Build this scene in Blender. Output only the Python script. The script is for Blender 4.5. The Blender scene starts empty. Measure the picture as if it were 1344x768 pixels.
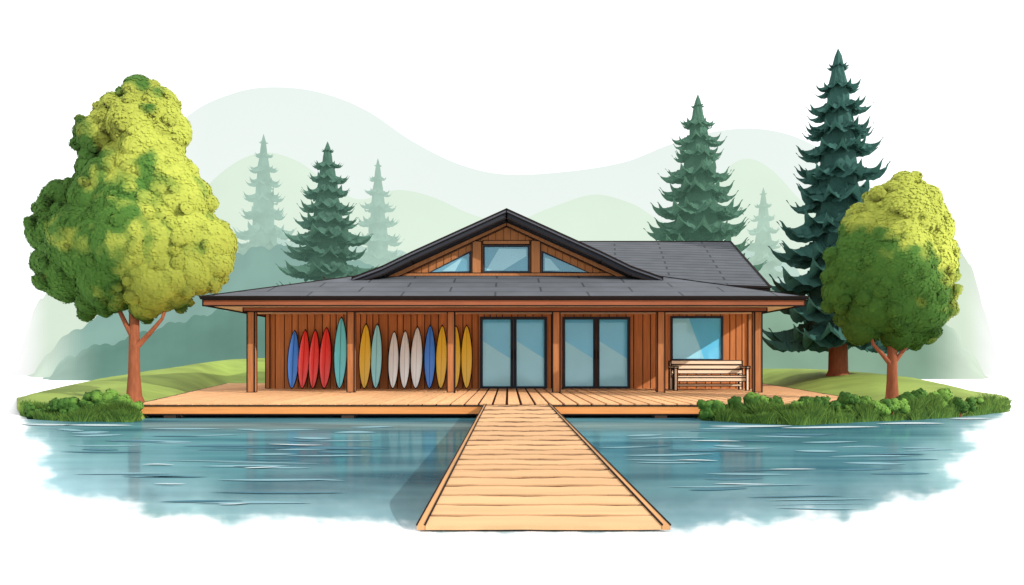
import bpy, math, random
from mathutils import Vector, noise, Matrix
random.seed(7)
S=bpy.context.scene; COL=S.collection
F=1000.0; VX=667.0; HY=474.0; CZ=1.2
GS=.8
def P(px,py,D): return Vector(((px-VX)*D/F, D, CZ-(py-HY)*D/F))
def W(px,py,z=0.0):
    D=(CZ-z)*F/(py-HY); return Vector(((px-VX)*D/F,D,z))
def lin(c): 
    c=c/255.0
    return c/12.92 if c<=.04045 else ((c+.055)/1.055)**2.4
def interp(pts,x):
    if x<=pts[0][0]: return pts[0][1:]
    for a,b in zip(pts,pts[1:]):
        if x<=b[0]:
            t=(x-a[0])/(b[0]-a[0]); return tuple(a[i]+(b[i]-a[i])*t for i in range(1,len(a)))
    return pts[-1][1:]
def interps(pts,x):
    n=len(pts)
    if x<=pts[0][0]: return pts[0][1]
    if x>=pts[-1][0]: return pts[-1][1]
    for i in range(n-1):
        if x<=pts[i+1][0]:
            p1,p2=pts[i],pts[i+1]; p0=pts[max(i-1,0)]; p3=pts[min(i+2,n-1)]
            h=p2[0]-p1[0]; t=(x-p1[0])/h
            m1=(p2[1]-p0[1])/max(p2[0]-p0[0],1e-6)*h; m2=(p3[1]-p1[1])/max(p3[0]-p1[0],1e-6)*h
            return (2*t**3-3*t*t+1)*p1[1]+(t**3-2*t*t+t)*m1+(-2*t**3+3*t*t)*p2[1]+(t**3-t*t)*m2
# ---------------------------------------------------------------- materials
def alb(rgb,light):
    c=[lin(q)/light*GS for q in rgb]; m=max(c); k=min(1,.94/m); return tuple(q*k for q in c)
def M(name,rgb,light=1.3,nz=.12,scale=2.0,stretch=(1,1,1),rough=.85,spec=.15,rgb2=None,brick=None,haze=0.0,trans=0.0,ior=1.5):
    m=bpy.data.materials.new(name); m.use_nodes=True; nt=m.node_tree; N=nt.nodes; L=nt.links
    b=N['Principled BSDF']; b.inputs['Roughness'].default_value=rough; b.inputs['Specular IOR Level'].default_value=spec; b.inputs['IOR'].default_value=ior
    tc=N.new('ShaderNodeTexCoord'); mp=N.new('ShaderNodeMapping'); mp.inputs['Scale'].default_value=stretch
    L.new(tc.outputs['Object'],mp.inputs['Vector'])
    no=N.new('ShaderNodeTexNoise'); no.inputs['Scale'].default_value=scale; no.inputs['Detail'].default_value=4
    L.new(mp.outputs['Vector'],no.inputs['Vector'])
    mr=N.new('ShaderNodeMapRange'); mr.inputs['From Min'].default_value=.3; mr.inputs['From Max'].default_value=.7
    mr.inputs['To Min'].default_value=1-nz; mr.inputs['To Max'].default_value=1+nz
    L.new(no.outputs['Fac'],mr.inputs['Value'])
    at=N.new('ShaderNodeAttribute'); at.attribute_name='var'
    mul=N.new('ShaderNodeMath'); mul.operation='MULTIPLY'
    L.new(mr.outputs[0],mul.inputs[0])
    c1=alb(rgb,light)
    if rgb2:
        c2=alb(rgb2,light)
        mx=N.new('ShaderNodeMix'); mx.data_type='RGBA'
        mx.inputs[6].default_value=(*c1,1); mx.inputs[7].default_value=(*c2,1)
        L.new(at.outputs['Fac'],mx.inputs[0]); src=mx.outputs[2]; mul.inputs[1].default_value=1
    else:
        L.new(at.outputs['Fac'],mul.inputs[1])
        rg=N.new('ShaderNodeRGB'); rg.outputs[0].default_value=(*c1,1); src=rg.outputs[0]
    fac=mul.outputs[0]
    if brick:
        uv=N.new('ShaderNodeUVMap'); bk=N.new('ShaderNodeTexBrick')
        bk.inputs['Scale'].default_value=1; bk.inputs['Brick Width'].default_value=brick[0]; bk.inputs['Row Height'].default_value=brick[1]
        bk.inputs['Mortar Size'].default_value=brick[2]; bk.inputs['Color1'].default_value=(1.04,1.04,1.04,1); bk.inputs['Color2'].default_value=(.94,.94,.94,1)
        bk.inputs['Mortar'].default_value=(.42,.42,.42,1); bk.inputs['Mortar Smooth'].default_value=.1
        L.new(uv.outputs[0],bk.inputs['Vector'])
        m2=N.new('ShaderNodeMath'); m2.operation='MULTIPLY'; L.new(fac,m2.inputs[0]); L.new(bk.outputs['Color'],m2.inputs[1]); fac=m2.outputs[0]
    vm=N.new('ShaderNodeVectorMath'); vm.operation='SCALE'; L.new(src,vm.inputs[0]); L.new(fac,vm.inputs['Scale'])
    if haze>0:     # aerial haze painted in: the surface glows in its own colour
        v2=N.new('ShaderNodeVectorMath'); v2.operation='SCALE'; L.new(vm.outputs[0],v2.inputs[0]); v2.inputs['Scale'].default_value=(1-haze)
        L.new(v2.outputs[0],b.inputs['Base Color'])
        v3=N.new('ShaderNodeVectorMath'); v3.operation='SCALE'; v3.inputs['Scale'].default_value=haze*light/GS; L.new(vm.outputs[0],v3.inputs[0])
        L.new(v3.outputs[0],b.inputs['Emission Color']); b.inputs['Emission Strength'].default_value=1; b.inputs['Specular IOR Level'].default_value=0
    else: L.new(vm.outputs[0],b.inputs['Base Color'])
    if trans:
        tr=N.new('ShaderNodeBsdfTranslucent'); L.new(vm.outputs[0],tr.inputs[0]); ms=N.new('ShaderNodeMixShader'); ms.inputs[0].default_value=trans
        L.new(b.outputs[0],ms.inputs[1]); L.new(tr.outputs[0],ms.inputs[2]); L.new(ms.outputs[0],N['Material Output'].inputs[0])
    return m
INK=M('ink_dark_edge',(36,28,26),1,0.05)
BROWNINK=M('brown_edge',(80,44,28),.9,0.05)
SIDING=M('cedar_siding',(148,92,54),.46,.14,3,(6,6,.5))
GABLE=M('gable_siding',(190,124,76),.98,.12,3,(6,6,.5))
POST=M('post_wood',(176,116,74),.9,.15,3,(8,8,.6))
TRIM=M('fascia_wood',(154,92,64),.95,.12,3,(.5,6,6))
SOFF=M('soffit_wood',(212,186,162),.68,.1,2)
SHING=M('charcoal_shingle',(96,100,106),1.1,.12,1.5,brick=(2.6,.8,.03))
SHINGW=M('wing_shingle',(92,96,102),1.1,.12,1.5,brick=(3.4,.42,.035))
SLATE=M('dark_barge',(56,59,66),1.12,.08,2)
DECKW=M('deck_wood',(240,184,132),1.10,.14,2.5,(8,.6,1))
DECKF=M('deck_fascia',(216,142,82),.84,.10,3,(.5,6,6))
DOCKW=M('dock_wood',(250,198,146),1.47,.09,2,(.5,7,1))
DOCKR=M('dock_rail_wood',(230,172,118),1.35,.12,2,(7,.5,1))
GAP=M('dock_gap_brown',(84,36,18),1.5,.1)
PIER=M('pier_dark_wood',(84,64,54),.5,.1,3)
FRAME=M('window_frame_dark',(44,50,58),.7,.05,3)
REFL=M('pale_reflection',(172,222,238),.48,.03,2)  # pale tone for the reflection bands painted behind the glass
BACK=M('blue_backing',(92,162,192),.42,.04,1)  # flat backing that carries the blue of the glass
BENCH=M('bench_wood',(212,188,162),.62,.06,4,(.6,6,6))
BARK=M('reddish_bark',(146,84,56),1.05,.2,6,(3,3,.6))
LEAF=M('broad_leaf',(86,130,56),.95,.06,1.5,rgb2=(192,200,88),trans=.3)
SHRUB=M('shrub_leaf',(68,108,44),1.05,.15,1.5,rgb2=(110,150,62))
GRASSB=M('grass_blade',(58,96,40),1.05,.15,1.5,rgb2=(122,156,66))
LAWN=M('lawn_grass',(156,178,84),1.38,.24,.6)
def glass():
    m=bpy.data.materials.new('tinted_glass'); m.use_nodes=True; nt=m.node_tree; N=nt.nodes; L=nt.links
    N.remove(N['Principled BSDF']); o=N['Material Output']
    t=N.new('ShaderNodeBsdfTransparent'); t.inputs[0].default_value=(.93,.99,1,1)
    g=N.new('ShaderNodeBsdfGlossy'); g.inputs['Roughness'].default_value=.08; g.inputs[0].default_value=(.8,.95,1,1)
    mx=N.new('ShaderNodeMixShader'); mx.inputs[0].default_value=.04
    L.new(t.outputs[0],mx.inputs[1]); L.new(g.outputs[0],mx.inputs[2]); L.new(mx.outputs[0],o.inputs[0]); return m
GLASS=glass()
# ---------------------------------------------------------------- mesh builder
class MB:
    def __init__(s): s.v=[];s.f=[];s.mi=[];s.va=[];s.uv={};s.nrm=None
    def add(s,vs,fs,mi=0,var=1.0):
        b=len(s.v); s.v+= [tuple(v) for v in vs]
        for f in fs: s.f.append(tuple(b+i for i in f)); s.mi.append(mi); s.va.append(var)
    def seg(s,a,b,r,mi=1,var=1.0):
        a=Vector(a);b=Vector(b);d=b-a
        if d.length<1e-5:return
        d.normalize(); u=d.cross(Vector((0,0,1)))
        if u.length<.05: u=d.cross(Vector((0,1,0)))
        u.normalize(); w=d.cross(u)
        a=a-d*r*.5; b=b+d*r*.5
        vs=[p+u*x*r+w*y*r for p in (a,b) for x,y in((-1,-1),(1,-1),(1,1),(-1,1))]
        s.add(vs,[(0,1,5,4),(1,2,6,5),(2,3,7,6),(3,0,4,7),(3,2,1,0),(4,5,6,7)],mi,var)
    def box(s,x0,x1,y0,y1,z0,z1,mi=0,var=1.0,ink=0,im=1):
        vs=[(x,y,z) for z in(z0,z1) for x,y in((x0,y0),(x1,y0),(x1,y1),(x0,y1))]
        s.prismv(vs[:4],vs[4:],mi,var,ink,im)
    def prismv(s,a,b,mi=0,var=1.0,ink=0,im=1):
        n=len(a); s.add(list(a)+list(b),[tuple(range(n))[::-1],tuple(range(n,2*n))]+[(i,(i+1)%n,n+(i+1)%n,n+i) for i in range(n)],mi,var)
        if ink:
            for i in range(n):
                s.seg(a[i],a[(i+1)%n],ink,im); s.seg(b[i],b[(i+1)%n],ink,im); s.seg(a[i],b[i],ink,im)
    def xz(s,poly,y0,y1,**k): s.prismv([(x,y0,z) for x,z in poly],[(x,y1,z) for x,z in poly],**k)
    def tube(s,pts,rs,n=8,mi=0,var=1.0,jit=0):
        pts=[Vector(p) for p in pts]; rings=[]
        for i,p in enumerate(pts):
            d=(pts[min(i+1,len(pts)-1)]-pts[max(i-1,0)]).normalized()
            u=d.cross(Vector((0,1,0.01))); 
            if u.length<.1:u=d.cross(Vector((1,0,0)))
            u.normalize(); w=d.cross(u)
            rings.append([p+(u*math.cos(6.2832*k/n)+w*math.sin(6.2832*k/n))*rs[i]*(1+random.uniform(-jit,jit)) for k in range(n)])
        vs=[q for r in rings for q in r]
        fs=[(i*n+k,i*n+(k+1)%n,(i+1)*n+(k+1)%n,(i+1)*n+k) for i in range(len(pts)-1) for k in range(n)]
        fs+=[tuple(range(n)),tuple(range((len(pts)-1)*n,len(pts)*n))]
        s.add(vs,fs,mi,var)
    def slope(s,vs,mi=0,thick=.07,ink=0):
        vs=[Vector(v) for v in vs]; e=(vs[1]-vs[0]).normalized(); n=(vs[1]-vs[0]).cross(vs[-1]-vs[0]).normalized()
        if n.z<0:n=-n
        g=n.cross(e)
        s.uv[len(s.f)]=[((v-vs[0]).dot(e)+40,(v-vs[0]).dot(g)+40) for v in vs]
        s.add(vs,[tuple(range(len(vs)))],mi)
        lo=[v-Vector((0,0,thick)) for v in vs]; m=len(vs)
        s.add(lo,[tuple(range(m))],2)
        s.add(vs+lo,[(i,(i+1)%m,m+(i+1)%m,m+i) for i in range(m)],1)
        if ink:
            for i in range(m): s.seg(vs[i],vs[(i+1)%m],ink,1)
    def build(s,name,mats,parent=None,smooth=False,label=None):
        me=bpy.data.meshes.new(name); me.from_pydata(s.v,[],s.f)
        if not isinstance(mats,(list,tuple)): mats=[mats,INK]
        for m in mats: me.materials.append(m)
        me.polygons.foreach_set('material_index',s.mi)
        a=me.attributes.new('var','FLOAT','FACE'); a.data.foreach_set('value',s.va)
        if s.uv:
            ul=me.uv_layers.new(name='UVMap')
            for fi,uvs in s.uv.items():
                for li,uvc in zip(me.polygons[fi].loop_indices,uvs): ul.data[li].uv=uvc
        if smooth: me.polygons.foreach_set('use_smooth',[True]*len(s.f))
        me.update()
        if s.nrm: me.normals_split_custom_set_from_vertices(s.nrm)
        o=bpy.data.objects.new(name,me); COL.objects.link(o)
        if parent:
            o.parent=parent
            if parent.parent is None: o.matrix_parent_inverse=Matrix.Translation(-Vector(parent.location))
        if label:o['label']=label
        return o
def tag(o,label=None,cat=None,group=None,kind=None):
    if label:o['label']=label
    if cat:o['category']=cat
    if group:o['group']=group
    if kind:o['kind']=kind
    return o
def thing(name,label,cat,loc=(0,0,0),group=None):
    o=bpy.data.objects.new(name,None); COL.objects.link(o); o.location=loc; o.empty_display_size=.3
    return tag(o,label,cat,group)
# ---------------------------------------------------------------- ground & lawn
g=MB(); g.add([(-900,-60,-.003),(900,-60,-.003),(900,900,-.003),(-900,900,-.003)],[(0,1,2,3)])
tag(g.build('ground',[M('white_ground',(252,252,252),.82,.0)]),'plain white ground around the painted lake scene','ground',kind='structure')
LC=[ # px, D_shore, D0, D_top, y_top
(22,17.0,17.3,18.0,530),(40,15.9,16.7,19,517),(80,15.3,16.1,21,508),(130,15.1,15.9,24,497),(182,15.1,16.1,27,489),(200,16.8,17.4,29,486),(230,18.5,20,31,482),
(260,19,23.7,34,477),(300,19,31,40,472),(340,19,31.5,42,470),(420,19,34.5,44,470),(900,19,34.5,44,478),(912,16.2,33,42,480),(925,15.5,31,42,480),(1000,14.6,31,38,484),(1030,14.4,26.5,36,484),
(1050,14.3,24.1,34,484),(1080,14.5,21,32,485),(1112,14.8,18.9,30,487),(1150,15.2,16.7,28,490),(1200,15.6,16.4,26,496),(1260,16.4,17.0,22.5,509),(1300,17.3,17.8,20,524),(1328,18.4,18.6,19.4,537)]
def lawn_z(px,D):
    Ds,D0,Dt,yt=interp(LC,px); zt=CZ-(yt-HY)*Dt/F
    rise=min((Ds+.8),D0)-Ds
    if D<Ds: return -.06
    if D<Ds+rise: 
        return -.06+.24*math.sin((D-Ds)/max(rise,.01)*math.pi/2)
    if D<D0: return .18
    t=min((D-D0)/(Dt-D0),1); return .18+(zt-.18)*(t*t*(3-2*t)*.5+t*.5)
lw=MB(); pxs=list(range(22,1329,7)); vs=[];nr=0
for px in pxs:
    Ds,D0,Dt,yt=interp(LC,px); Ds+=.12*math.sin(px*.11)+.1*math.sin(px*.05)
    Dl=[Ds+k*.8/8 for k in range(9)]; Dl+= [Ds+.8+(D0-Ds-.8)*(k/4) for k in range(1,5)] if D0>Ds+.9 else [max(Ds,D0)+.801+.001*k for k in range(4)]
    st=max(Dl[-1],D0); Dl+=[st+(Dt-st)*(k/16) for k in range(1,17)]
    col=[]
    for D in Dl: col.append(((px-VX)*D/F,D,lawn_z(px,D)+ .012*noise.noise(Vector((px*.03,D*1.3,0)))))
    for e in (1.06,1.2,1.5): D=Dt*e; col.append(((px-VX)*D/F,D,(CZ-(yt-HY)*Dt/F)*(1-(e-1)*2.1)-.05*(e>1.4)))
    nr=len(col); vs+=col
fs=[(i*nr+k,(i+1)*nr+k,(i+1)*nr+k+1,i*nr+k+1) for i in range(len(pxs)-1) for k in range(nr-1)]
lw.add(vs,fs); tag(lw.build('lawn',[LAWN],smooth=True),'sunlit green grass lawn behind and beside the cabin','lawn',kind='structure')
# ---------------------------------------------------------------- hills and hazy woodland
def ridge(name,prof,D,rgb,label,cat,kind,lump=0,lw_=20,front=.9,light=1.45,step=3,nz=.03,seed=0,rough_sc=.02,haze=.85,fade=(0,0),low=0.0,to=(255,255,255)):
    m=MB(); x0,x1=prof[0][0],prof[-1][0]; vs=[];n=int((x1-x0)/step); R=14
    for i in range(n+1):
        px=x0+(x1-x0)*i/n; y=min(interps(prof,px),HY+CZ*F/D)
        if lump:
            y-=(lump*abs(math.sin(px/lw_+1.3*math.sin(px*.021+seed)))+lump*.4*abs(math.sin(px/lw_*2.3+seed)))*min(1,i/8,(n-i)/8)
        zt=CZ-(y-HY)*D/F
        for k in range(R+1):
            s=k/R; Dk=D*(front+(1-front)*s); zz=-.1+(zt+.1)*math.sin(s*math.pi/2)**.8
            vs.append(((px-VX)*Dk/F,Dk,zz))
        vs.append(((px-VX)*D*1.06/F,D*1.06,zt*.8)); vs.append(((px-VX)*D*1.2/F,D*1.2,-.5))
    q=R+3
    for a in range(n):
        px=x0+(x1-x0)*a/n; w=0
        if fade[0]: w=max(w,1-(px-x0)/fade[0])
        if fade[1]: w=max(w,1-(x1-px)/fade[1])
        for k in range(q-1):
            ww=max(0,min(1,max(w*1.25-.1,low*(1-k/R)))); ww=ww*ww*(3-2*ww)  # haze put into the colour: ends and foot fade paler
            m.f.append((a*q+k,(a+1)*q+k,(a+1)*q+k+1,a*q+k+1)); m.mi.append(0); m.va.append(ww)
    m.v=[tuple(v) for v in vs]
    o=m.build(name,[M(name+'_haze',rgb,light,nz,rough_sc,haze=haze,rgb2=to)],smooth=True); tag(o,label,cat,kind=kind); return o
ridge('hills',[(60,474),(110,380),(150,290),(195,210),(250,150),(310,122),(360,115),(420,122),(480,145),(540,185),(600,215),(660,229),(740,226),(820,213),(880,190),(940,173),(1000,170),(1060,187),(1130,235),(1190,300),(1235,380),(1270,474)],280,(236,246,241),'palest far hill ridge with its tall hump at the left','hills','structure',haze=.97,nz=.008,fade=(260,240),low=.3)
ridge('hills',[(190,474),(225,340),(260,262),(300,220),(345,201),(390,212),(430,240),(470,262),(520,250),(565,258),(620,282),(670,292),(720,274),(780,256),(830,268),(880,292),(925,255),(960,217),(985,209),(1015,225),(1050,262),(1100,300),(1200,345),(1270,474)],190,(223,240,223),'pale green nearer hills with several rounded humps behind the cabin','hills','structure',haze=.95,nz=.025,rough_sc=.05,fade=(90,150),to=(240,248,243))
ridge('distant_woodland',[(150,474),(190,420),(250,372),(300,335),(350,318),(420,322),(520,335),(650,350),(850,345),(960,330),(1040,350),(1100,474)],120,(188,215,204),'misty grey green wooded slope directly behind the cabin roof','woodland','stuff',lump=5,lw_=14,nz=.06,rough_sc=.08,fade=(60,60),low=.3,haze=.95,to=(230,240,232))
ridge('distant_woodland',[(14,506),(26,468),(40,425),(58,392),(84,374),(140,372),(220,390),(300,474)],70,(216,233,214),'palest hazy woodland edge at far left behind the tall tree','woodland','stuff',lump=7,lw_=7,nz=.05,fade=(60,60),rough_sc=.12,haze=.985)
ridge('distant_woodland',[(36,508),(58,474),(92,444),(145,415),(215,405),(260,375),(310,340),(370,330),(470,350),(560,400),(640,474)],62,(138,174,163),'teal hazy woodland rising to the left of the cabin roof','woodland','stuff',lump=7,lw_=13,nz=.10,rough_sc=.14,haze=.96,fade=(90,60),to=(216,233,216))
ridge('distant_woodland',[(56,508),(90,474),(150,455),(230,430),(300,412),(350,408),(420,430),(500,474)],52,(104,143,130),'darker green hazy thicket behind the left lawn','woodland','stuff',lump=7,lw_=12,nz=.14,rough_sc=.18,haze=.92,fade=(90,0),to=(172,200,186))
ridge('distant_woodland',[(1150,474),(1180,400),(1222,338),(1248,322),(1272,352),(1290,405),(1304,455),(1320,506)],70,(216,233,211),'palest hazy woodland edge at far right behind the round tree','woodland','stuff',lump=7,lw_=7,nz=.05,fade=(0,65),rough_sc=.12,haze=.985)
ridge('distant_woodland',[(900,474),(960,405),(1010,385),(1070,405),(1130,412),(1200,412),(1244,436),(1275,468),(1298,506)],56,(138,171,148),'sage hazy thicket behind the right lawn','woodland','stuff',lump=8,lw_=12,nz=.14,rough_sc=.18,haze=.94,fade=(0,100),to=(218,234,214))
# ---------------------------------------------------------------- water
OUT=[(26,548),(30,570),(54,588),(36,604),(62,622),(48,640),(92,655),(150,662),(196,681),(262,678),(300,691),(400,686),(480,690),(600,700),(900,700),(960,688),(1010,692),(1060,678),(1108,688),(1160,664),(1215,658),(1268,632),(1244,612),(1292,592),(1276,572),(1318,548),(1318,528),(26,528)]
def sdist(x,y):
    ins=False; best=1e9; n=len(OUT)
    for i in range(n):
        ax,ay=OUT[i];bx,by=OUT[(i+1)%n]
        if (ay>y)!=(by>y) and x<(bx-ax)*(y-ay)/(by-ay)+ax: ins=not ins
        if i<n-2:
            dx,dy=bx-ax,by-ay; t=max(0,min(1,((x-ax)*dx+(y-ay)*dy)/(dx*dx+dy*dy))); best=min(best,math.hypot(x-ax-t*dx,y-ay-t*dy))
    return best if ins else -best
wm=MB(); XS=list(range(4,1346,3)); YS=[528+1.8*k for k in range(100)]
vs=[];fd=[]
for y in YS:
    for x in XS:
        vs.append(W(x,y,0)); d=sdist(x,y); d+=9*noise.noise(Vector((x*.025,y*.06,1)))+5*noise.noise(Vector((x*.07,y*.14,5)))+1.5*noise.noise(Vector((x*.2,y*.3,5)))
        fd.append(d)
nx=len(XS); fs=[]
for j in range(len(YS)-1):
    for i in range(nx-1):
        q=(j*nx+i,j*nx+i+1,(j+1)*nx+i+1,(j+1)*nx+i)
        if max(fd[a] for a in q)>-6: fs.append(q)
wm.add(vs,fs,0)
def stroke(cx,cy,L,th,mi,z=.004):
    n=16; up=[];dn=[]; ph=random.uniform(0,6); am=random.uniform(.2,1.0)
    for k in range(n+1):
        t=k/n; x=cx+(t-.5)*L; y=cy+am*math.sin(t*3.1+ph); h=th*.5*math.sin(math.pi*t)**.8+.03
        up.append(W(x,y-h,z)); dn.append(W(x,y+h,z))
    wm.add(up+dn,[(k,k+1,n+2+k,n+1+k) for k in range(n)],mi)
def inwater(x,y,L): return min(sdist(x-L/2,y),sdist(x+L/2,y))>10
cnt=0
while cnt<84:
    x=random.uniform(40,1300); y=random.uniform(560,684) ; L=random.uniform(60,180)*(.5+.8*(y-550)/140)
    if not inwater(x,y,L): continue
    if 640-(y-530)*.58-80< x+L/2 and x-L/2< 720+(y-530)*1.0: continue
    stroke(x,y,L,random.uniform(1.0,2.6),1 if random.random()<.62 else 2,.004+.0015*(cnt%3)); cnt+=1  # pale strokes are ripple highlights painted on the water
for k in range(10):
    y=random.uniform(575,672); x=random.choice((random.uniform(160,480),random.uniform(900,1230)))
    if inwater(x,y,60): stroke(x,y,random.uniform(40,90),1.2,3,.011)
for x,y,L in ((985,559,110),(1090,561,130),(1195,556,90),(1275,549,60),(60,557,70),(130,558,90)): stroke(x,y,L,2.2,3,.012)
def watermat():
    m=bpy.data.materials.new('lake_water'); m.use_nodes=True; nt=m.node_tree; N=nt.nodes; L=nt.links
    N.remove(N['Principled BSDF']); o=N['Material Output']
    at=N.new('ShaderNodeAttribute'); at.attribute_name='shore'
    tc=N.new('ShaderNodeTexCoord'); mp=N.new('ShaderNodeMapping'); mp.inputs['Scale'].default_value=(.25,1.0,1); L.new(tc.outputs['Object'],mp.inputs[0])
    no=N.new('ShaderNodeTexNoise'); no.inputs['Scale'].default_value=1.1; no.inputs['Detail'].default_value=2; L.new(mp.outputs[0],no.inputs[0])
    cr=N.new('ShaderNodeValToRGB'); e=cr.color_ramp.elements
    e[0].position=.34; e[0].color=(.028,.096,.128,1); e[1].position=.66; e[1].color=(.085,.21,.24,1)
    L.new(no.outputs['Fac'],cr.inputs[0])
    n3=N.new('ShaderNodeTexNoise'); n3.inputs['Scale'].default_value=2.0; n3.inputs['Detail'].default_value=4; L.new(mp.outputs[0],n3.inputs[0])
    ma=N.new('ShaderNodeMath'); ma.operation='MULTIPLY_ADD'; L.new(n3.outputs['Fac'],ma.inputs[0]); ma.inputs[1].default_value=.8; ma.inputs[2].default_value=-.4
    mb=N.new('ShaderNodeMath'); mb.operation='MULTIPLY'; L.new(ma.outputs[0],mb.inputs[0]); L.new(at.outputs['Fac'],mb.inputs[1])
    mc=N.new('ShaderNodeMath'); mc.operation='ADD'; L.new(mb.outputs[0],mc.inputs[0]); L.new(at.outputs['Fac'],mc.inputs[1])
    r2=N.new('ShaderNodeValToRGB'); R=r2.color_ramp; e=R.elements
    e[0].position=.13; e[0].color=(1,1,1,1); e[1].position=1; e[1].color=(0,0,0,1)
    for p,c in ((.19,.82),(.27,.66),(.40,.44),(.66,.18)):
        q=R.elements.new(p); q.color=(c,c,c,1)
    L.new(mc.outputs[0],r2.inputs[0])
    r3=N.new('ShaderNodeValToRGB'); e=r3.color_ramp.elements; e[0].position=.6;e[0].color=(.30,.45,.485,1); e[1].position=1; e[1].color=(.97,.97,.97,1)
    L.new(r2.outputs[0],r3.inputs[0])
    mx=N.new('ShaderNodeMix'); mx.data_type='RGBA'; L.new(r2.outputs[0],mx.inputs[0]); L.new(cr.outputs[0],mx.inputs[6]); L.new(r3.outputs[0],mx.inputs[7])
    d=N.new('ShaderNodeBsdfDiffuse'); L.new(mx.outputs[2],d.inputs[0])
    gl=N.new('ShaderNodeBsdfGlossy'); gl.inputs['Roughness'].default_value=.1; gl.inputs[0].default_value=(.66,.92,.97,1)
    mp2=N.new('ShaderNodeMapping'); mp2.inputs['Scale'].default_value=(.5,2.4,1); L.new(tc.outputs['Object'],mp2.inputs[0])
    n2=N.new('ShaderNodeTexNoise'); n2.inputs['Scale'].default_value=2; n2.inputs['Detail'].default_value=1; L.new(mp2.outputs[0],n2.inputs[0])
    bp=N.new('ShaderNodeBump'); bp.inputs['Strength'].default_value=.03; bp.inputs['Distance'].default_value=.04; L.new(n2.outputs['Fac'],bp.inputs['Height']); L.new(bp.outputs[0],gl.inputs['Normal'])
    ms=N.new('ShaderNodeMixShader')
    mg=N.new('ShaderNodeMapRange'); mg.inputs['From Min'].default_value=.7; mg.inputs['From Max'].default_value=1; mg.inputs['To Min'].default_value=.23; mg.inputs['To Max'].default_value=0
    L.new(r2.outputs[0],mg.inputs[0]); L.new(mg.outputs[0],ms.inputs[0])
    L.new(d.outputs[0],ms.inputs[1]); L.new(gl.outputs[0],ms.inputs[2]); L.new(ms.outputs[0],o.inputs[0]); return m
wo=wm.build('water',[watermat(),M('ripple_light',(146,192,204),1.5,.05),M('ripple_dark',(82,134,152),1.45,.05),M('shore_foam',(212,231,236),1.45,.02)])
a=wo.data.attributes.new('shore','FLOAT','POINT')
a.data.foreach_set('value',[max(0,min(1,.155+x/85)) for x in fd]+[1.0]*(len(wo.data.vertices)-len(fd)))
tag(wo,'blue teal lake water with pale ripple strokes and ragged edge','water',kind='structure')
# ---------------------------------------------------------------- deck
deck=thing('wooden_deck','wide light wood deck platform the cabin stands on','deck',(0,16.07,0))
d=MB(); x=-11.4
while x<10.3:
    w=.30; x1=x+w-.060
    xm=(x+x1)/2
    near=lambda q: 16.07+max(0,(-7.8-q)/.24) if q<0 else (16.07 if q<7.91 else 18.75+(q-8.34)/.16)
    far=25.0 if -7.9<xm<7.9 else 31.0
    v=random.uniform(.88,1.06)
    a0,a1=near(x),near(x1)
    a0=min(a0,30.9);a1=min(a1,30.9); e0=random.uniform(-.03,.03)
    if x1<10.25:
        d.prismv([(x,a0+e0,.265),(x1,a1+e0,.265),(x1,far,.265),(x,far,.265)],[(x,a0+e0,.3),(x1,a1+e0,.3),(x1,far,.3),(x,far,.3)],0,v)
    x+=w
d.build('planks',[DECKW,INK],deck)
d=MB(); d.prismv([(-11.3,30.9,.235),(-7.75,16.1,.235),(7.85,16.1,.235),(10.2,30.9,.235)],[(-11.3,30.9,.25),(-7.75,16.1,.25),(7.85,16.1,.25),(10.2,30.9,.25)])
d.build('underframe',[GAP,INK],deck)
d=MB(); d.box(-7.86,7.95,15.99,16.03,.08,.262,ink=.014); d.build('front_fascia',[DECKF,INK],deck)
d=MB(); d.prismv([(-7.84,16.07,.105),(-7.78,16.07,.105),(-11.36,31,.105),(-11.42,31,.105)],[(-7.84,16.07,.29),(-7.78,16.07,.29),(-11.36,31,.29),(-11.42,31,.29)],ink=.01); d.build('side_fascia',[DECKF,INK],deck)
d=MB(); d.prismv([(7.9,16.07,.105),(7.96,16.07,.105),(10.36,31,.105),(10.3,31,.105)],[(7.9,16.07,.29),(7.96,16.07,.29),(10.36,31,.29),(10.3,31,.29)],ink=.01); d.build('side_fascia',[DECKF,INK],deck)
for px in (222,456,868,1060):
    x=(px-VX)*.0160; d=MB(); d.box(x-.14,x+.14,16.04,16.4,-.1,.07,ink=.008); d.build('pier',[PIER,INK],deck)
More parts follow.
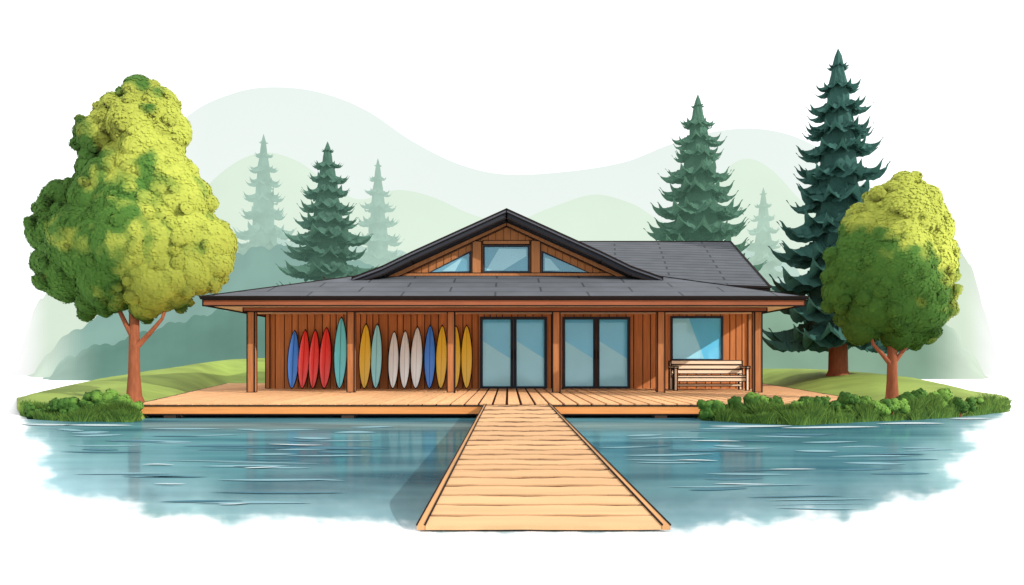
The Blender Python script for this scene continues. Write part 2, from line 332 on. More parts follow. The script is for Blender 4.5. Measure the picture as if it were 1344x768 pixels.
# ---------------------------------------------------------------- dock: level over the water, ramping down and flaring onto the near shore
dock=thing('dock','long light plank dock running from the near shore to the deck','dock',(0,5.35,0))
ZN=.045; D0=(CZ-ZN)*F/216; D1=15.95
def dkz(D):
    u=min(1,max(0,(D-D0)/.95)); return ZN+(.296-ZN)*(1-(1-u)**1.5)
def dk(D,s,off=0):
    z=dkz(D); y=HY+(CZ-z)*F/D; xl=(636-.556*(y-530)-VX)*D/F; xr=(722+.9875*(y-530)-VX)*D/F
    return Vector((xl+(xr-xl)*s,D,z+off))
def dy(D): return HY+(CZ-dkz(D))*F/D
pl=MB(); D=D0; i=0
while D<D1-.05:
    w=(.135 if D<D0+.35 else .17 if D<D0+.6 else .25+.11*(D-5.9))*random.uniform(.94,1.06); e=min(D+w,D1); v=random.uniform(.94,1.05)
    dpp=abs(dy(e)-dy(e-.02))/.02; gp=min(.3*w,2.4/max(dpp,1))
    n=16; bot=[];top=[]; ph=random.uniform(0,6)
    for k in range(n+1):
        s=.034+.932*k/n; wb=gp*(.22*math.sin(k*.6+ph)+.10*math.sin(k*2.1+i))
        bot.append(dk(D+wb*.6,s)); top.append(dk(e-gp+wb,s))
    lo=Vector((0,0,-.03))
    for k in range(n): pl.prismv([bot[k]+lo,bot[k+1]+lo,top[k+1]+lo,top[k]+lo],[bot[k],bot[k+1],top[k+1],top[k]],0,v)
    D=e; i+=1
pl.build('planks',[DOCKW,INK],dock)
Dk=[D0+.02+.1*k for k in range(11)]+[7.5,9,11,13.5,D1]
sb=MB()
for a_,b_ in zip(Dk,Dk[1:]): sb.prismv([dk(a_,.03,-.035),dk(a_,.97,-.035),dk(b_,.97,-.035),dk(b_,.03,-.035)],[dk(a_,.03,-.012),dk(a_,.97,-.012),dk(b_,.97,-.012),dk(b_,.03,-.012)])
sb.build('underframe',[GAP,INK],dock)
Dk[0]=D0
for s0,s1 in ((0,.032),(.968,1)):
    r=MB()
    for a_,b_ in zip(Dk,Dk[1:]):
        ta=min(.13,.03+.1*(a_-D0)); tb=min(.13,.03+.1*(b_-D0))
        r.prismv([dk(a_,s0,-ta),dk(a_,s1,-ta),dk(b_,s1,-tb),dk(b_,s0,-tb)],[dk(a_,s0,.005),dk(a_,s1,.005),dk(b_,s1,.005),dk(b_,s0,.005)])
        for s in (s0,s1): r.seg(dk(a_,s,.006),dk(b_,s,.006),.0035+.0003*a_,1)
    r.build('side_rail',[DOCKR,INK],dock)
for D in (8.6,12.4):
    for s in (.06,.94):
        p=dk(D,s); r=MB(); r.box(p.x-.06,p.x+.06,p.y-.06,p.y+.06,-.1,p.z-.05); r.build('support_post',[PIER,INK],dock)
# ---------------------------------------------------------------- cabin
cab=thing('lake_cabin','single storey brown timber lake cabin with charcoal shingle roof','cabin',(0,25,.3))
w=MB(); x=-7.92
while x<7.9:
    bw=random.choice((.2,.25,.3)); x1=min(x+bw,7.95); w.box(x,x1-.032,24.97,25.03,.3,2.9,0,random.uniform(.84,1.12)); x=x1
w.box(-7.9,7.93,25.031,25.2,.3,3.3,1)
w.build('front_wall',[SIDING,BROWNINK],cab)
for xa,xb in ((-7.94,-7.8),(7.85,7.99)):
    w=MB(); w.box(xa,xb,24.93,25.06,.3,2.75,ink=.012); w.build('corner_trim',[POST,INK],cab)
w=MB(); w.box(-7.9,-7.75,25.21,33,.1,2.9); w.build('side_wall',[SIDING,INK],cab)
w=MB(); w.box(7.78,7.93,25.21,33,.1,2.9); w.build('side_wall',[SIDING,INK],cab)
w=MB(); w.box(-7.9,7.93,33.01,33.2,.1,2.9); w.build('back_wall',[SIDING,INK],cab)
for px in (330.5,461,592,730,867,994):
    x=(px-VX)*21.95/F; w=MB(); w.box(x-.105,x+.105,21.86,22.06,.3,2.62,ink=.015)
    w.build('porch_post',[POST,INK],cab)
w=MB(); w.box(-7.6,7.42,21.84,22.08,2.622,2.735,ink=.012); w.build('porch_beam',[TRIM,INK],cab)
w=MB(); w.box(-8.3,8.07,21.05,24.99,2.74,2.76); w.build('porch_ceiling',[SOFF,INK],cab)
w=MB(); w.box(-8.4,8.17,20.96,21.04,2.725,2.89,ink=.016); w.build('eave_fascia',[TRIM,INK],cab)
w=MB(); w.box(-8.40,-8.34,21.045,34,2.725,2.89,ink=.012); w.build('eave_fascia',[TRIM,INK],cab)
w=MB(); w.box(8.11,8.17,21.045,34,2.725,2.89,ink=.012); w.build('eave_fascia',[TRIM,INK],cab)
EL,ER=(-8.46,20.9,2.965),(8.23,20.9,2.965); TL,TR=(-4.75,24.62,3.97),(4.65,24.62,3.97)
r=MB()
r.slope([EL,ER,TR,TL],ink=.024)
r.slope([(-8.46,34,2.965),EL,TL,(-4.75,34,3.97)],ink=.022)
r.slope([ER,(8.23,34,2.965),(4.65,34,3.97),TR],ink=.022)
r.build('porch_roof',[SHING,INK,SOFF],cab)
ax,az=-.05,5.93; fx0,fx1,fz=-4.85,4.80,3.80
w=MB(); w.xz([(-4.3,3.75),(4.2,3.75),(ax,az-.25)],24.6,24.7)
for x in [i*.24-4.0 for i in range(34)]:
    zt=az-.3-abs(x-ax)*(az-fz)/4.7
    if zt>3.95: w.seg((x,24.597,3.9),(x,24.597,zt),.007,1)
w.build('gable_wall',[GABLE,BROWNINK],cab)
T=.27
BG=M('barge_grey',(96,100,110),1.1,.08)
for fx,mx_,m2x in((fx0,-3.9,-3.0),(fx1,3.82,2.9)):
    k=(az-3.80)/4.70
    za=az-abs(mx_-ax)*k-.03; zb=az-abs(m2x-ax)*k
    up=[(fx,fz),(mx_,za),(m2x,zb),(ax,az)]
    w=MB(); w.xz(up+[(ax,az-T),(m2x,zb-T),(mx_,za-T),(fx,fz-T*.75)],23.7,34,ink=.022); w.build('gable_roof',[SLATE,INK],cab)
    w=MB(); w.xz([(x,z-.03) for x,z in up]+[(x,z-.11) for x,z in up[::-1]],23.64,23.69,ink=.012); w.build('barge_board',[BG,INK],cab)
    w=MB(); w.xz([(fx*.92,3.85-T*.75),(ax,az-T-.01),(ax,az-T-.13),(fx*.89,3.85-T*.75-.12)],24.4,24.58,ink=.012); w.build('rafter',[POST,INK],cab)
sc=24.55/F
def gx(px): return (px-VX)*sc
def gz(py): return CZ-(py-HY)*sc
for px in (626,703):
    w=MB(); top=az-.42-abs(gx(px)-ax)*(az-3.8)/4.7; w.xz([(gx(px)-.15,3.9),(gx(px)+.15,3.9),(gx(px)+.15,top-.03),(gx(px)-.15,top)],24.5,24.59,ink=.012); w.build('gable_timber',[POST,INK],cab)
w=MB(); w.box(gx(634),gx(695),24.5,24.58,gz(321),gz(316),ink=.01); w.build('gable_timber',[POST,INK],cab)
w=MB(); w.box(-3.9,3.8,24.45,24.58,3.93,4.03,ink=.01); w.build('gable_sill',[POST,INK],cab)
def window(poly,y,inset,reflection_band=None,name='window',lab=None):
    cx=sum(p[0] for p in poly)/len(poly); cz=sum(p[1] for p in poly)/len(poly)
    fr=MB(); n=len(poly); inn=[]
    for i in range(n):
        p0,p1,p2=[Vector((poly[j%n][0],poly[j%n][1],0)) for j in (i-1,i,i+1)]
        d1=(p1-p0).normalized(); d2=(p2-p1).normalized(); n1=Vector((-d1.y,d1.x,0)); n2=Vector((-d2.y,d2.x,0))
        c=Vector((cx,cz,0))
        if (c-p1).dot(n1)<0:n1=-n1
        if (c-p1).dot(n2)<0:n2=-n2
        b=(n1+n2); k=inset*2/max(b.dot(b),.5); q=p1+b*k; inn.append((q.x,q.y))
    for i in range(n):
        j=(i+1)%n; fr.xz([poly[i],poly[j],inn[j],inn[i]],y-.05,y,ink=0)
    o=fr.build(name,[FRAME,INK],cab,label=lab)
    c=MB(); c.xz(inn,y-.012,y-.004); c.build('blue_backing',[BACK,INK],o)
    if reflection_band:
        c=MB(); c.xz(reflection_band,y-.022,y-.016); c.build('reflection_band',[REFL,INK],o)  # slanting glass reflection painted as a pale sheet behind the pane
    p=MB(); p.xz(inn,y-.034,y-.028); p.build('pane',[GLASS],o)
    return o
yy=24.59
BACK_P,REFL_P=BACK,REFL
BACK=M('gable_blue_backing',(112,164,184),.95,.04,1); REFL=M('gable_reflection',(182,216,226),1.0,.03,1)  # gable versions of the glass backing and its painted reflection
window([(gx(562),gz(358)),(gx(618),gz(358)),(gx(618),gz(329))],yy,.05,[(gx(580),gz(356)),(gx(597),gz(356)),(gx(606),gz(340)),(gx(602),gz(341))],lab='left triangular gable window')
window([(gx(634),gz(358)),(gx(695),gz(358)),(gx(695),gz(322)),(gx(634),gz(322))],yy,.055,[(gx(638),gz(355)),(gx(660),gz(355)),(gx(691),gz(336)),(gx(691),gz(327)),(gx(655),gz(326))],lab='centre rectangular gable window')
window([(gx(711),gz(358)),(gx(774),gz(358)),(gx(711),gz(329))],yy,.05,[(gx(715),gz(355)),(gx(735),gz(355)),(gx(722),gz(340)),(gx(715),gz(338))],lab='right triangular gable window')
BACK,REFL=BACK_P,REFL_P
sw=24.95/F
def wx(px): return (px-VX)*sw
def wz(py): return CZ-(py-HY)*sw
def sliding(p0,p1,lab):
    y=24.965; f=MB(); X0,X1,Z0,Z1=wx(p0),wx(p1),.305,wz(416); xm=(X0+X1)/2
    f.box(X0,X0+.09,y-.07,y,Z0,Z1); f.box(X1-.09,X1,y-.07,y,Z0,Z1); f.box(X0+.09,X1-.09,y-.07,y,Z1-.09,Z1); f.box(X0+.09,X1-.09,y-.07,y,Z0,Z0+.07)
    f.box(xm-.10,xm-.012,y-.065,y,Z0+.07,Z1-.09); f.box(xm+.012,xm+.10,y-.065,y,Z0+.07,Z1-.09)
    o=f.build('sliding_door',[FRAME,INK],cab,label=lab)
    for a,b in ((X0+.09,xm-.10),(xm+.10,X1-.09)):
        c=MB(); c.box(a,b,y-.012,y-.004,Z0+.07,Z1-.09); c.build('blue_backing',[BACK,INK],o)
        c=MB(); h=Z1-Z0; c.xz([(a+.01,Z0+.08),(b-.01,Z0+.08),(b-.01,Z0+h*.42),(a+.01,Z0+h*.66)],y-.022,y-.016); c.build('reflection_band',[REFL,INK],o)  # diagonal reflection of the door glass, painted as a pale panel
        c=MB(); c.box(a,b,y-.034,y-.028,Z0+.07,Z1-.09); c.build('pane',[GLASS],o)
    for s in(-1,1):
        c=MB(); c.box(xm+s*.055-.015,xm+s*.055+.015,y-.10,y-.066,Z0+.95,Z0+1.25); c.build('handle',[INK],o)
sliding(630,718,'left two leaf sliding glass door'); sliding(738,827,'right two leaf sliding glass door')
X0,X1,Z0,Z1=wx(880),wx(949),wz(474),wz(415)
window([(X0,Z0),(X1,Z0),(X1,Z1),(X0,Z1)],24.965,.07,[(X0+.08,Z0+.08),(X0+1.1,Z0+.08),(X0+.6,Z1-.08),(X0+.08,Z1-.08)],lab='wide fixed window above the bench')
r=MB()
A,B,C_,D_=(2.6,23.9,3.70),(8.02,23.3,3.46),(8.75,30,5.90),(2.6,30,5.90)
r.slope([A,B,C_,D_],thick=.14,ink=.03)
r.slope([(8.6,34.5,4.3),(2.6,34.5,4.3),D_,C_],thick=.14,ink=.02)
r.build('wing_roof',[SHINGW,INK,SOFF],cab)
w=MB(); w.prismv([(7.85,25,2.9),(7.85,33,2.9),(8.1,30,5.7),(7.85,24.8,3.75)],[(7.7,25,2.9),(7.7,33,2.9),(7.9,30,5.7),(7.7,24.8,3.75)]); w.build('wing_gable_wall',[GABLE,INK],cab)
# ---------------------------------------------------------------- surfboards
YEL=(255,208,50);RED=(238,50,44);BLU=(44,104,184);TEAL=(84,174,184);LT=(140,208,216);WHT=(248,254,255)
boards=[(383,433,15,BLU,'blue surfboard at the far left end of the row'),
(396.5,432,15,RED,'red surfboard right beside the leftmost blue one'),
(410.5,432,14,RED,'middle one of the three red surfboards'),
(425.5,429,16,RED,'red surfboard nearest the tall teal surfboard'),
(445.5,415,17,TEAL,'tallest surfboard, deep teal, left of the second porch post'),
(478,424,16,YEL,'yellow surfboard beside the pale teal one, right of the second post'),
(493,424,15,LT,'pale teal surfboard between yellow and white surfboards'),
(515.5,434,14,WHT,'leftmost of the three white surfboards'),
(530.5,433,14,WHT,'middle one of the three white surfboards'),
(545.5,428,16,WHT,'tallest white surfboard, next to the blue surfboard'),
(563.5,426,15,BLU,'blue surfboard between white and yellow surfboards'),
(578.5,426,15,YEL,'yellow surfboard just left of the third porch post'),
(597.5,427,14,YEL,'yellow surfboard partly hidden by the third porch post'),
(612.5,426,15,YEL,'yellow surfboard at the far right end of the row')]
BM={}
for i,(px,yt,wp,c,lab) in enumerate(boards):
    Db=24.50; sc2=Db/F; x=(px-VX)*sc2; Hh=(510.5-yt)*sc2; Wd=wp*sc2; lean=.38
    root=thing('surfboard',lab,'surfboard',(x,Db,.3),'surfboards leaning on the cabin wall')
    rx=(random.random()-.5)*.02
    def pt(t,u,off=0.0):
        h=t*Hh; ww=Wd*.5*(math.sin(math.pi*min(1,max(0,t**.93)))**.62)
        return Vector((x+u*ww+rx*h,Db+lean*t-off,.305+h))
    m=MB(); n=22; k=10; vs=[]
    for a_ in range(n+1):
        t=a_/n; ww=max(math.sin(math.pi*t**.93),0)**.62 if 0<a_<n else 0.02
        for b_ in range(k):
            an=2*math.pi*b_/k; p=pt(t,math.cos(an) if 0<a_<n else 0); p.y-= .045*math.sin(an)*(ww**.8); vs.append(p)
    m.add(vs,[(a_*k+b_,a_*k+(b_+1)%k,(a_+1)*k+(b_+1)%k,(a_+1)*k+b_) for a_ in range(n) for b_ in range(k)])
    for s in(-1,1):
        for a_ in range(n): m.seg(pt(a_/n,s),pt((a_+1)/n,s),.013,1)
    if c not in BM: BM[c]=(M('board_paint',c,.40,.02,2,rough=.35,spec=.5,ior=2.6 if c==WHT else 1.6),M('board_stripe',tuple(int(q*.7) for q in c),.6,.05))
    m.build('body',[BM[c][0],INK],root,smooth=True)
    m=MB()
    for a_ in range(1,n-1): m.seg(pt(a_/n,0,.047*(math.sin(math.pi*a_/n)**.5)),pt((a_+1)/n,0,.047*(math.sin(math.pi*(a_+1)/n)**.5)),.006,0)
    m.build('stringer',[BM[c][1]],root)
    m=MB(); q=pt(.1,0); m.prismv([q+Vector((-.008,.03,0)),q+Vector((-.008,.05,.2)),q+Vector((-.008,.17,-.03))],[q+Vector((.008,.03,0)),q+Vector((.008,.05,.2)),q+Vector((.008,.17,-.03))]); m.build('fin',[BM[c][1]],root)
# ---------------------------------------------------------------- bench
bx0,bx1=(881-VX)*.0237,(977-VX)*.0237; by=23.7
ben=thing('bench','pale slatted wooden bench under the wide window on the deck','bench',((bx0+bx1)/2,by,.3))
KI=.0105
b=MB()
for k in range(4): b.box(bx0+.02,bx1-.02,by-.42+k*.13,by-.31+k*.13,.70,.765,ink=KI,im=1)
b.box(bx0+.03,bx1-.03,by-.42,by-.37,.58,.69,ink=KI); b.build('seat',[BENCH,INK],ben)
b=MB()
for k in range(3):
    z=.81+k*.145; b.prismv([(bx0+.03,by+.09+k*.02,z),(bx1-.03,by+.09+k*.02,z),(bx1-.03,by+.13+k*.02,z),(bx0+.03,by+.13+k*.02,z)],[(bx0+.03,by+.10+k*.02,z+.12),(bx1-.03,by+.10+k*.02,z+.12),(bx1-.03,by+.14+k*.02,z+.12),(bx0+.03,by+.14+k*.02,z+.12)],ink=KI)
for x in (bx0+.06,(bx0+bx1)/2,bx1-.06): b.box(x-.03,x+.03,by+.19,by+.23,.75,1.22)
b.build('backrest',[BENCH,INK],ben)
for x in (bx0-.01,bx1-.09):
    for y in (by-.47,by+.235):
        b=MB(); b.box(x,x+.10,y,y+.08,.3,.98 if y<by else 1.2,ink=.014); b.build('leg',[BENCH,INK],ben)
    b=MB(); b.box(x-.01,x+.11,by-.5,by+.233,.985,1.04,ink=.014); b.build('armrest',[BENCH,INK],ben)
b=MB(); b.box(bx0+.09,bx1-.09,by-.06,by-.01,.42,.49,ink=KI); b.build('stretcher',[BENCH,INK],ben)
# ---------------------------------------------------------------- foliage
import bmesh
def icos(sub):
    bm=bmesh.new(); bmesh.ops.create_icosphere(bm,subdivisions=sub,radius=1); r=([v.co.copy() for v in bm.verts],[tuple(v.index for v in f.verts) for f in bm.faces]); bm.free(); return r
ICO=icos(4); ICO3=icos(3); ICO2=icos(2)
def rdir():
    z=random.uniform(-1,1); a=random.uniform(0,6.2832); r=math.sqrt(1-z*z); return Vector((r*math.cos(a),r*math.sin(a),z))
def crown(name,lobes,D,parent,mat,leaf=.06,dens=420,seed=0,freq=.5,bump=.16,bf=2.6,ico=None,fill=True,gw=.9,puffs=0,bx=.62,bz=.36,jit=.06):
    m=MB(); m.nrm=[]; ls=[]; ico=ico or ICO
    for px,py,r in lobes:
        c=P(px,py,D); c.y+=random.uniform(-.2,.2)*r*D/F; ls.append((c,r*D/F))
    if fill:   # bridge neighbouring masses so the crown reads as one body
        ex=[]
        for i in range(len(ls)):
            for j in range(i):
                (c1,r1),(c2,r2)=ls[i],ls[j]; dd=(c1-c2).length
                if dd<(r1+r2)*1.0 and dd>.55*max(r1,r2): ex.append(((c1+c2)/2+Vector((0,-.12*min(r1,r2),0)),min(r1,r2)*.96))
        random.shuffle(ex); ls+=ex[:34]
    cen=sum((c for c,_ in ls),Vector())/len(ls); ext=max((c-cen).length+r for c,r in ls)
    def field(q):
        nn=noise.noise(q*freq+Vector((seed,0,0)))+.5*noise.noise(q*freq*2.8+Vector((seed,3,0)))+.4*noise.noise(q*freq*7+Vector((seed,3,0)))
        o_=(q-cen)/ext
        b=.46+.85*nn+bx*o_.x+bz*o_.z  # sunlight painted into the leaf tone: paler to the right and top
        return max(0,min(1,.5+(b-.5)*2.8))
    def disp(q): return noise.noise(q*bf+Vector((9,seed,0)))+.5*noise.noise(q*bf*2.3)
    def inside(q,c):
        for c2,r2 in ls:
            if c2 is not c and (q-c2).length<r2*.84: return True
        return False
    big=list(ls); pf=[]
    for c,r in big:
        for _ in range(int(puffs*r*r)):
            d=rdir(); q=c+d*r*.90
            if not inside(q,c): pf.append((q,random.uniform(.10,.22)))
    for idx,(c,r) in enumerate(big+pf):
        vs=[]; small=idx>=len(big); ic=ICO2 if small else ico; pv_=random.uniform(-.03,.03) if small else 0
        kd=(.32 if fill else .5) if not small else .10
        for d in ic[0]:
            q=c+d*r; k=r*(.93+(bump*disp(q) if not small else .3*noise.noise(q*9))); w=c+d*k; vs.append(w); m.nrm.append((d*kd+((w-cen)/ext)*gw).normalized())
        b=len(m.v); m.v+=[tuple(v) for v in vs]
        for f in ic[1]:
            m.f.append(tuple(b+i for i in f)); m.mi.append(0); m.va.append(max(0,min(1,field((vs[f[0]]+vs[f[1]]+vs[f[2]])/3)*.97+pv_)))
        for _ in range(int(dens*r*r*(12 if not small else 14))):
            d=rdir(); q=c+d*r
            if not small and inside(q,c): continue
            q=c+d*(r*(.93+(bump*disp(q) if not small else 0))+leaf*random.uniform(-.1,.4))
            n=(d+rdir()*.2).normalized(); sz=leaf*random.uniform(.6,1.2)*(1 if not small else .8)
            u=n.cross(Vector((0,0,1)))
            if u.length<.1:u=n.cross(Vector((1,0,0)))
            u.normalize(); w=n.cross(u); a0=random.uniform(0,6.28); ns=6
            pv=[q+(u*math.cos(a0+6.2832*k/ns)+w*math.sin(a0+6.2832*k/ns)*.8)*sz*random.uniform(.75,1.15) for k in range(ns)]
            sn=(d*max(.05,kd-.05)+n*.05+((q-cen)/ext)*gw).normalized(); m.nrm+= [sn]*ns
            m.add(pv,[tuple(range(ns))],0,max(0,min(1,field(q)+pv_+random.uniform(-jit,jit))))
    m.nrm=[tuple(x) for x in m.nrm]
    return m.build(name,[mat],parent,smooth=True)
def limb(parent,name,pts,rs):
    m=MB(); m.tube(pts,rs,9,jit=.04); return m.build(name,[BARK],parent,smooth=True)
D=18; z0=lawn_z(176,18)
t=thing('broadleaf_tree','tall leafy yellow green tree on the left bank','tree',(P(176,500,D).x,D,z0))
limb(t,'trunk',[Vector((P(176,0,D).x,D,z)) for z in (z0-.05,z0+.12,z0+.6,z0+1.3,2.3,3.4,4.6)],[.26,.17,.135,.12,.11,.08,.04])
limb(t,'branch',[P(177,448,D),P(165,425,D-.1),P(153,400,D-.2),P(140,360,D-.2)],[.07,.055,.045,.03])
limb(t,'branch',[P(177,458,D),P(196,438,D-.1),P(213,418,D-.1),P(225,380,D)],[.07,.055,.04,.03])
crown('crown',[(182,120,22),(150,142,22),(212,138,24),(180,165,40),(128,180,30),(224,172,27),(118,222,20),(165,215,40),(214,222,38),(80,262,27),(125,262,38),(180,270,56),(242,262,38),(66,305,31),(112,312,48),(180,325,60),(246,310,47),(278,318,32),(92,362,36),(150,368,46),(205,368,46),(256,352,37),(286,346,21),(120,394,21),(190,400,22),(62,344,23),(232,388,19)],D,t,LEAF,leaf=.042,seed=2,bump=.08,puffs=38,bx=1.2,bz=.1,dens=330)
D=18; z0=lawn_z(1171,18)
t=thing('broadleaf_tree','smaller rounded leafy green tree on the right bank','tree',(P(1171,500,D).x,D,z0))
limb(t,'trunk',[Vector((P(1171,0,D).x,D,z)) for z in (z0-.05,z0+.12,z0+.5,z0+.95,2.0,3.0,3.8)],[.25,.15,.12,.11,.1,.07,.03])
limb(t,'branch',[P(1170,480,D),P(1158,465,D-.1),P(1146,452,D-.15),P(1138,420,D)],[.06,.05,.04,.03])
limb(t,'branch',[P(1172,478,D),P(1184,462,D-.1),P(1196,448,D-.1),P(1205,420,D)],[.06,.045,.04,.03])
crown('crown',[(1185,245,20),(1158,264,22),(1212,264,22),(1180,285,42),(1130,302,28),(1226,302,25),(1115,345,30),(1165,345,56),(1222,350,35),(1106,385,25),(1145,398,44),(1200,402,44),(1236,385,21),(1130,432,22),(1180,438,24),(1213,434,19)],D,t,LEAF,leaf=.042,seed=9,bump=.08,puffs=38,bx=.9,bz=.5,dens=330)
# conifers
def conifer(px,ytop,ybot,wpx,D,zb,rgb,label,light,tiers=9,trunkcol=None,nb=13,group=None,seed=1,haze=0,ex=.72):
    random.seed(seed)
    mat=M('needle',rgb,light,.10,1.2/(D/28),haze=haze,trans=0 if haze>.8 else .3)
    zt=P(px,ytop,D).z; zl=P(px,ybot,D).z; X=P(px,0,D).x; R0=wpx*.5*D/F; H=zt-zl
    t=thing('spruce_tree',label,'tree',(X,D,zb),group)
    m=MB(); m.tube([(X,D,zb-.1),(X,D,zb+.15),(X,D,zl+.2*H),(X,D,zt-.3*H)],[R0*.2,R0*.14,R0*.11,R0*.03],9,jit=.05); m.build('trunk',[trunkcol or BARK],t,smooth=True)
    m=MB()
    n=16; ks=tiers*4; vs=[]
    for k in range(ks+1):
        f=k/ks
        for j in range(n):
            a=6.2832*j/n; rr=R0*(.004+.42*f**ex)*(1+.12*math.sin(j*2.3+k*.9)); vs.append((X+rr*math.cos(a),D+rr*math.sin(a),zt-H*.95*f))
    m.add(vs,[(k*n+j,k*n+(j+1)%n,(k+1)*n+(j+1)%n,(k+1)*n+j) for k in range(ks) for j in range(n)],0,.95)
    zs=[.045]
    while zs[-1]<.88: zs.append(zs[-1]+ (.056+.5*zs[-1]*.12)*(9/tiers))
    for i,f0 in enumerate(zs):
        f=min(1,f0+.05); Rt=R0*(1.14*f**ex)*random.uniform(.92,1.1); zc=zt-H*f0*.95
        if i==0: Rt*=.6
        cnt=max(8,int(nb*(.75+.6*f))); off=random.uniform(0,6.28)
        angs=[6.2832*j/cnt+random.uniform(-.15,.15)+off for j in range(cnt)]+[random.uniform(-.25,.25),math.pi+random.uniform(-.25,.25)]
        for a in angs:
            L=Rt*random.uniform(.84,1.10); zz=zc+random.uniform(-.012,.012)*H*min(1,f*2)
            dx,dy_=math.cos(a),math.sin(a); sx,sy=-dy_,dx; seg=14; drop=min(L*.58,H*.12)*random.uniform(.85,1.2); Wd=L*.35
            A=[];Bq=[];Cq=[]
            fz_=lambda u: zz-drop*(1-(1-u)**1.5)+drop*.45*u**6
            for s in range(seg+1):
                u=s/seg; r=L*u; z=fz_(u)
                wv=Wd*max(0,1-u)**.65*(.6+.4*min(1,u*4))*(1+.06*(-1)**s)+L*.003
                hang=.34*L*max(0,1-u)**.8*(.92+.14*(s%2))+.006*L
                A.append((X+dx*r,D+dy_*r,z)); Bq.append((X+dx*r*.97+sx*wv,D+dy_*r*.97+sy*wv,z-hang)); Cq.append((X+dx*r*.97-sx*wv,D+dy_*r*.97-sy*wv,z-hang))
            q=seg+1; v=random.uniform(.92,1.06)
            m.add(A+Bq+Cq,[(s,s+1,q+s+1,q+s) for s in range(seg)]+[(s,s+1,2*q+s+1,2*q+s) for s in range(seg)],0,v)
            for s in range(4):   # hanging sprays that give the ragged lower outline
                u=random.uniform(.3,.85); r=L*u; z=fz_(u); hl=L*.18*(1.25-u)*random.uniform(.6,1.15); o_=random.uniform(-.4,.4)*Wd*(1-u)
                p=Vector((X+dx*r+sx*o_,D+dy_*r+sy*o_,z+.003))
                m.add([p-Vector((dx,dy_,0))*hl*.7,p+Vector((dx,dy_,0))*hl*.4,p+Vector((dx*.75*hl,dy_*.75*hl,-hl))],[(0,1,2)],0,v)
    m.build('crown',[mat],t)
HT=M('hazy_trunk',(150,170,155),1,.05)
conifer(1100,64,452,176,28,lawn_z(1100,28),(58,98,90),'tallest dark green spruce behind the right lawn',.78,tiers=9,seed=3,nb=14,ex=.62)
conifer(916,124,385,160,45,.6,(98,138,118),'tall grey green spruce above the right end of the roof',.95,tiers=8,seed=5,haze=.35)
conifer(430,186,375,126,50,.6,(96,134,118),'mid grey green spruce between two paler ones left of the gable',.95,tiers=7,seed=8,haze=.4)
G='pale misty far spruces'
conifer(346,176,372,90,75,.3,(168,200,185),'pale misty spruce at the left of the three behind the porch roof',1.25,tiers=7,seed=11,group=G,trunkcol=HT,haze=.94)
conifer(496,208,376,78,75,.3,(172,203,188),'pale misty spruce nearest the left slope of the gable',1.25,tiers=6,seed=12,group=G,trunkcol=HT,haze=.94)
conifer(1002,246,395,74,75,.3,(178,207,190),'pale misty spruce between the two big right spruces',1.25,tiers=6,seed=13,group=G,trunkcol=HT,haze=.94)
# shoreline shrubs
random.seed(21)
def shrub(px,py,wd,ht,label,grp,D):
    t=thing('shrub',label,'shrub',(P(px,0,D).x,D,max(0,lawn_z(px,D))),grp)
    lob=[(px+random.uniform(-.5,.5)*wd,py-random.uniform(.25,.72)*ht,random.uniform(.15,.25)*ht) for _ in range(max(12,int(wd/2.8)))]
    crown('foliage',lob,D,t,SHRUB,leaf=.024,dens=1000,seed=px,freq=1.5,bump=.4,bf=9,ico=ICO3,fill=False,gw=.3)
    m=MB(); c=P(px,py-ht*.2,D); m.tube([(c.x,D,0),(c.x+.02,D,c.z*.6),(c.x+.05,D,c.z+.1)],[.03,.02,.008],6); m.build('stem',[BARK],t)
ls=[(55,550,46,24,'low shrub at the far left tip of the left bank'),(98,549,54,30,'wide low green shrub in the middle of the left bank'),(140,549,52,40,'tallest shrub of the left bank beside the deck corner'),(168,550,28,28,'small shrub touching the left deck corner')]
for a_ in ls: shrub(a_[0],a_[1],a_[2],a_[3],a_[4],'shrubs on the left bank',15.5 if a_[0]>60 else 15.8)
rs=[(944,551,48,30,'shrub at the left tip of the right bank covering the deck edge'),(986,552,56,40,'second shrub from the left tip of the right bank'),(1036,553,58,36,'low shrub in front of the deck below the right porch post'),(1086,552,56,37,'low shrub in front of the right deck corner'),(1132,550,52,38,'shrub just left of the round tree trunk'),(1170,548,44,30,'small shrub directly in front of the round tree trunk'),(1212,546,58,40,'tallest rounded shrub right of the round tree'),(1260,544,52,26,'low shrub toward the right end of the bank')]
for a_ in rs: shrub(a_[0],a_[1],a_[2],a_[3],a_[4],'shrubs on the right bank',15.3 if a_[0]<1200 else 16.4)
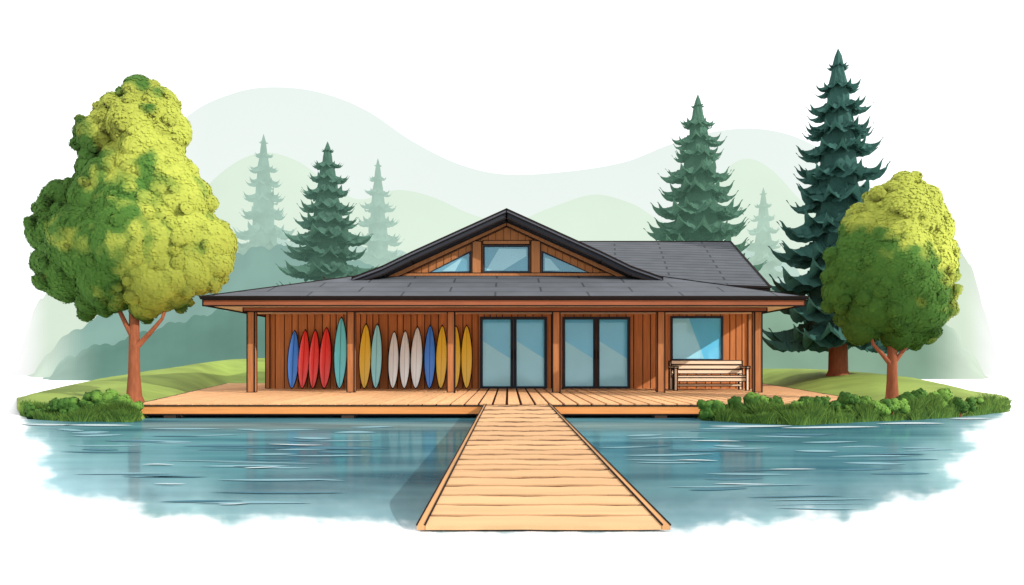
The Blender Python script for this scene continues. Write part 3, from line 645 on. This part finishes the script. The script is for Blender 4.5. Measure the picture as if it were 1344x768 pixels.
def blades(name,label,rng,n,sd,hh=.3):
    random.seed(sd); m=MB()
    tufts=[(random.uniform(*rng),random.random()) for _ in range(int((rng[1]-rng[0])/8))]
    for i in range(n):
        if i%3: px0,q0=random.choice(tufts); px=px0+random.gauss(0,3.0); dd=q0*.45-.15; sp=(px-px0)/5; k=1.35*(.7+.6*q0)
        else: px=random.uniform(*rng); dd=random.random()**1.5*1.2; sp=random.uniform(-.6,.6); k=.7
        if not rng[0]<px<rng[1]: continue
        Ds=interp(LC,px)[0]; D=Ds+dd-.02
        x=(px-VX)*D/F; z=max(-.01,lawn_z(px,D))-.01; h=random.uniform(.4,1.1)*hh*k*(.75+.5*noise.noise(Vector((px*.02,0,0)))); e=min(1,(px-rng[0])/20+.3,(rng[1]-px)/40+.3); h*=e
        ln=(sp*.5+random.uniform(-.2,.2))*h; ly=random.uniform(-.3,.1)*h; ww=random.uniform(.006,.013)
        tn=random.uniform(0,1)**1.4
        m.add([(x-ww,D,z),(x+ww,D,z),(x+ww*.7+ln*.4,D+ly*.4,z+h*.6),(x-ww*.7+ln*.4,D+ly*.4,z+h*.6),(x+ln,D+ly,z+h)],[(0,1,2,3),(3,2,4)],0,tn)
    tag(m.build(name,[GRASSB]),label,'grass',kind='stuff')
blades('shore_grass','upright green grass blades fringing the left bank',(26,186),8500,4)
blades('shore_grass','upright green grass blades fringing the right bank',(918,1326),20000,5)
# ---------------------------------------------------------------- light, world, camera
v=Vector((1.65,-.9,1.0)).normalized()
sl=bpy.data.lights.new('sun','SUN'); sl.energy=4.6; sl.angle=math.radians(.5); sl.color=(1,.96,.9)
so=bpy.data.objects.new('sun',sl); COL.objects.link(so); so.rotation_euler=v.to_track_quat('Z','Y').to_euler(); so.location=(20,-10,20)
wd=bpy.data.worlds.new('World'); S.world=wd; wd.use_nodes=True; nt=wd.node_tree; bg=nt.nodes['Background']
bg.inputs[0].default_value=(.975,.985,.99,1); bg.inputs[1].default_value=1.38
sk=nt.nodes.new('ShaderNodeTexSky'); sk.sky_type='NISHITA'; sk.sun_disc=False; sk.sun_elevation=math.asin(v.z); sk.sun_rotation=math.atan2(v.x,v.y)
b2=nt.nodes.new('ShaderNodeBackground'); b2.inputs[1].default_value=.01; nt.links.new(sk.outputs[0],b2.inputs[0])
ad=nt.nodes.new('ShaderNodeAddShader'); nt.links.new(bg.outputs[0],ad.inputs[0]); nt.links.new(b2.outputs[0],ad.inputs[1]); nt.links.new(ad.outputs[0],nt.nodes['World Output'].inputs[0])
cam=bpy.data.cameras.new('camera'); co=bpy.data.objects.new('camera',cam); COL.objects.link(co); co.location=(0,0,CZ); co.rotation_euler=(math.pi/2,0,0)
cam.sensor_width=36; cam.lens=F/1344*36; cam.shift_x=5/1344; cam.shift_y=90/1344; cam.clip_end=3000; cam.clip_start=.1; S.camera=co
S.view_settings.view_transform='Standard'; S.view_settings.look='None'; S.view_settings.exposure=0
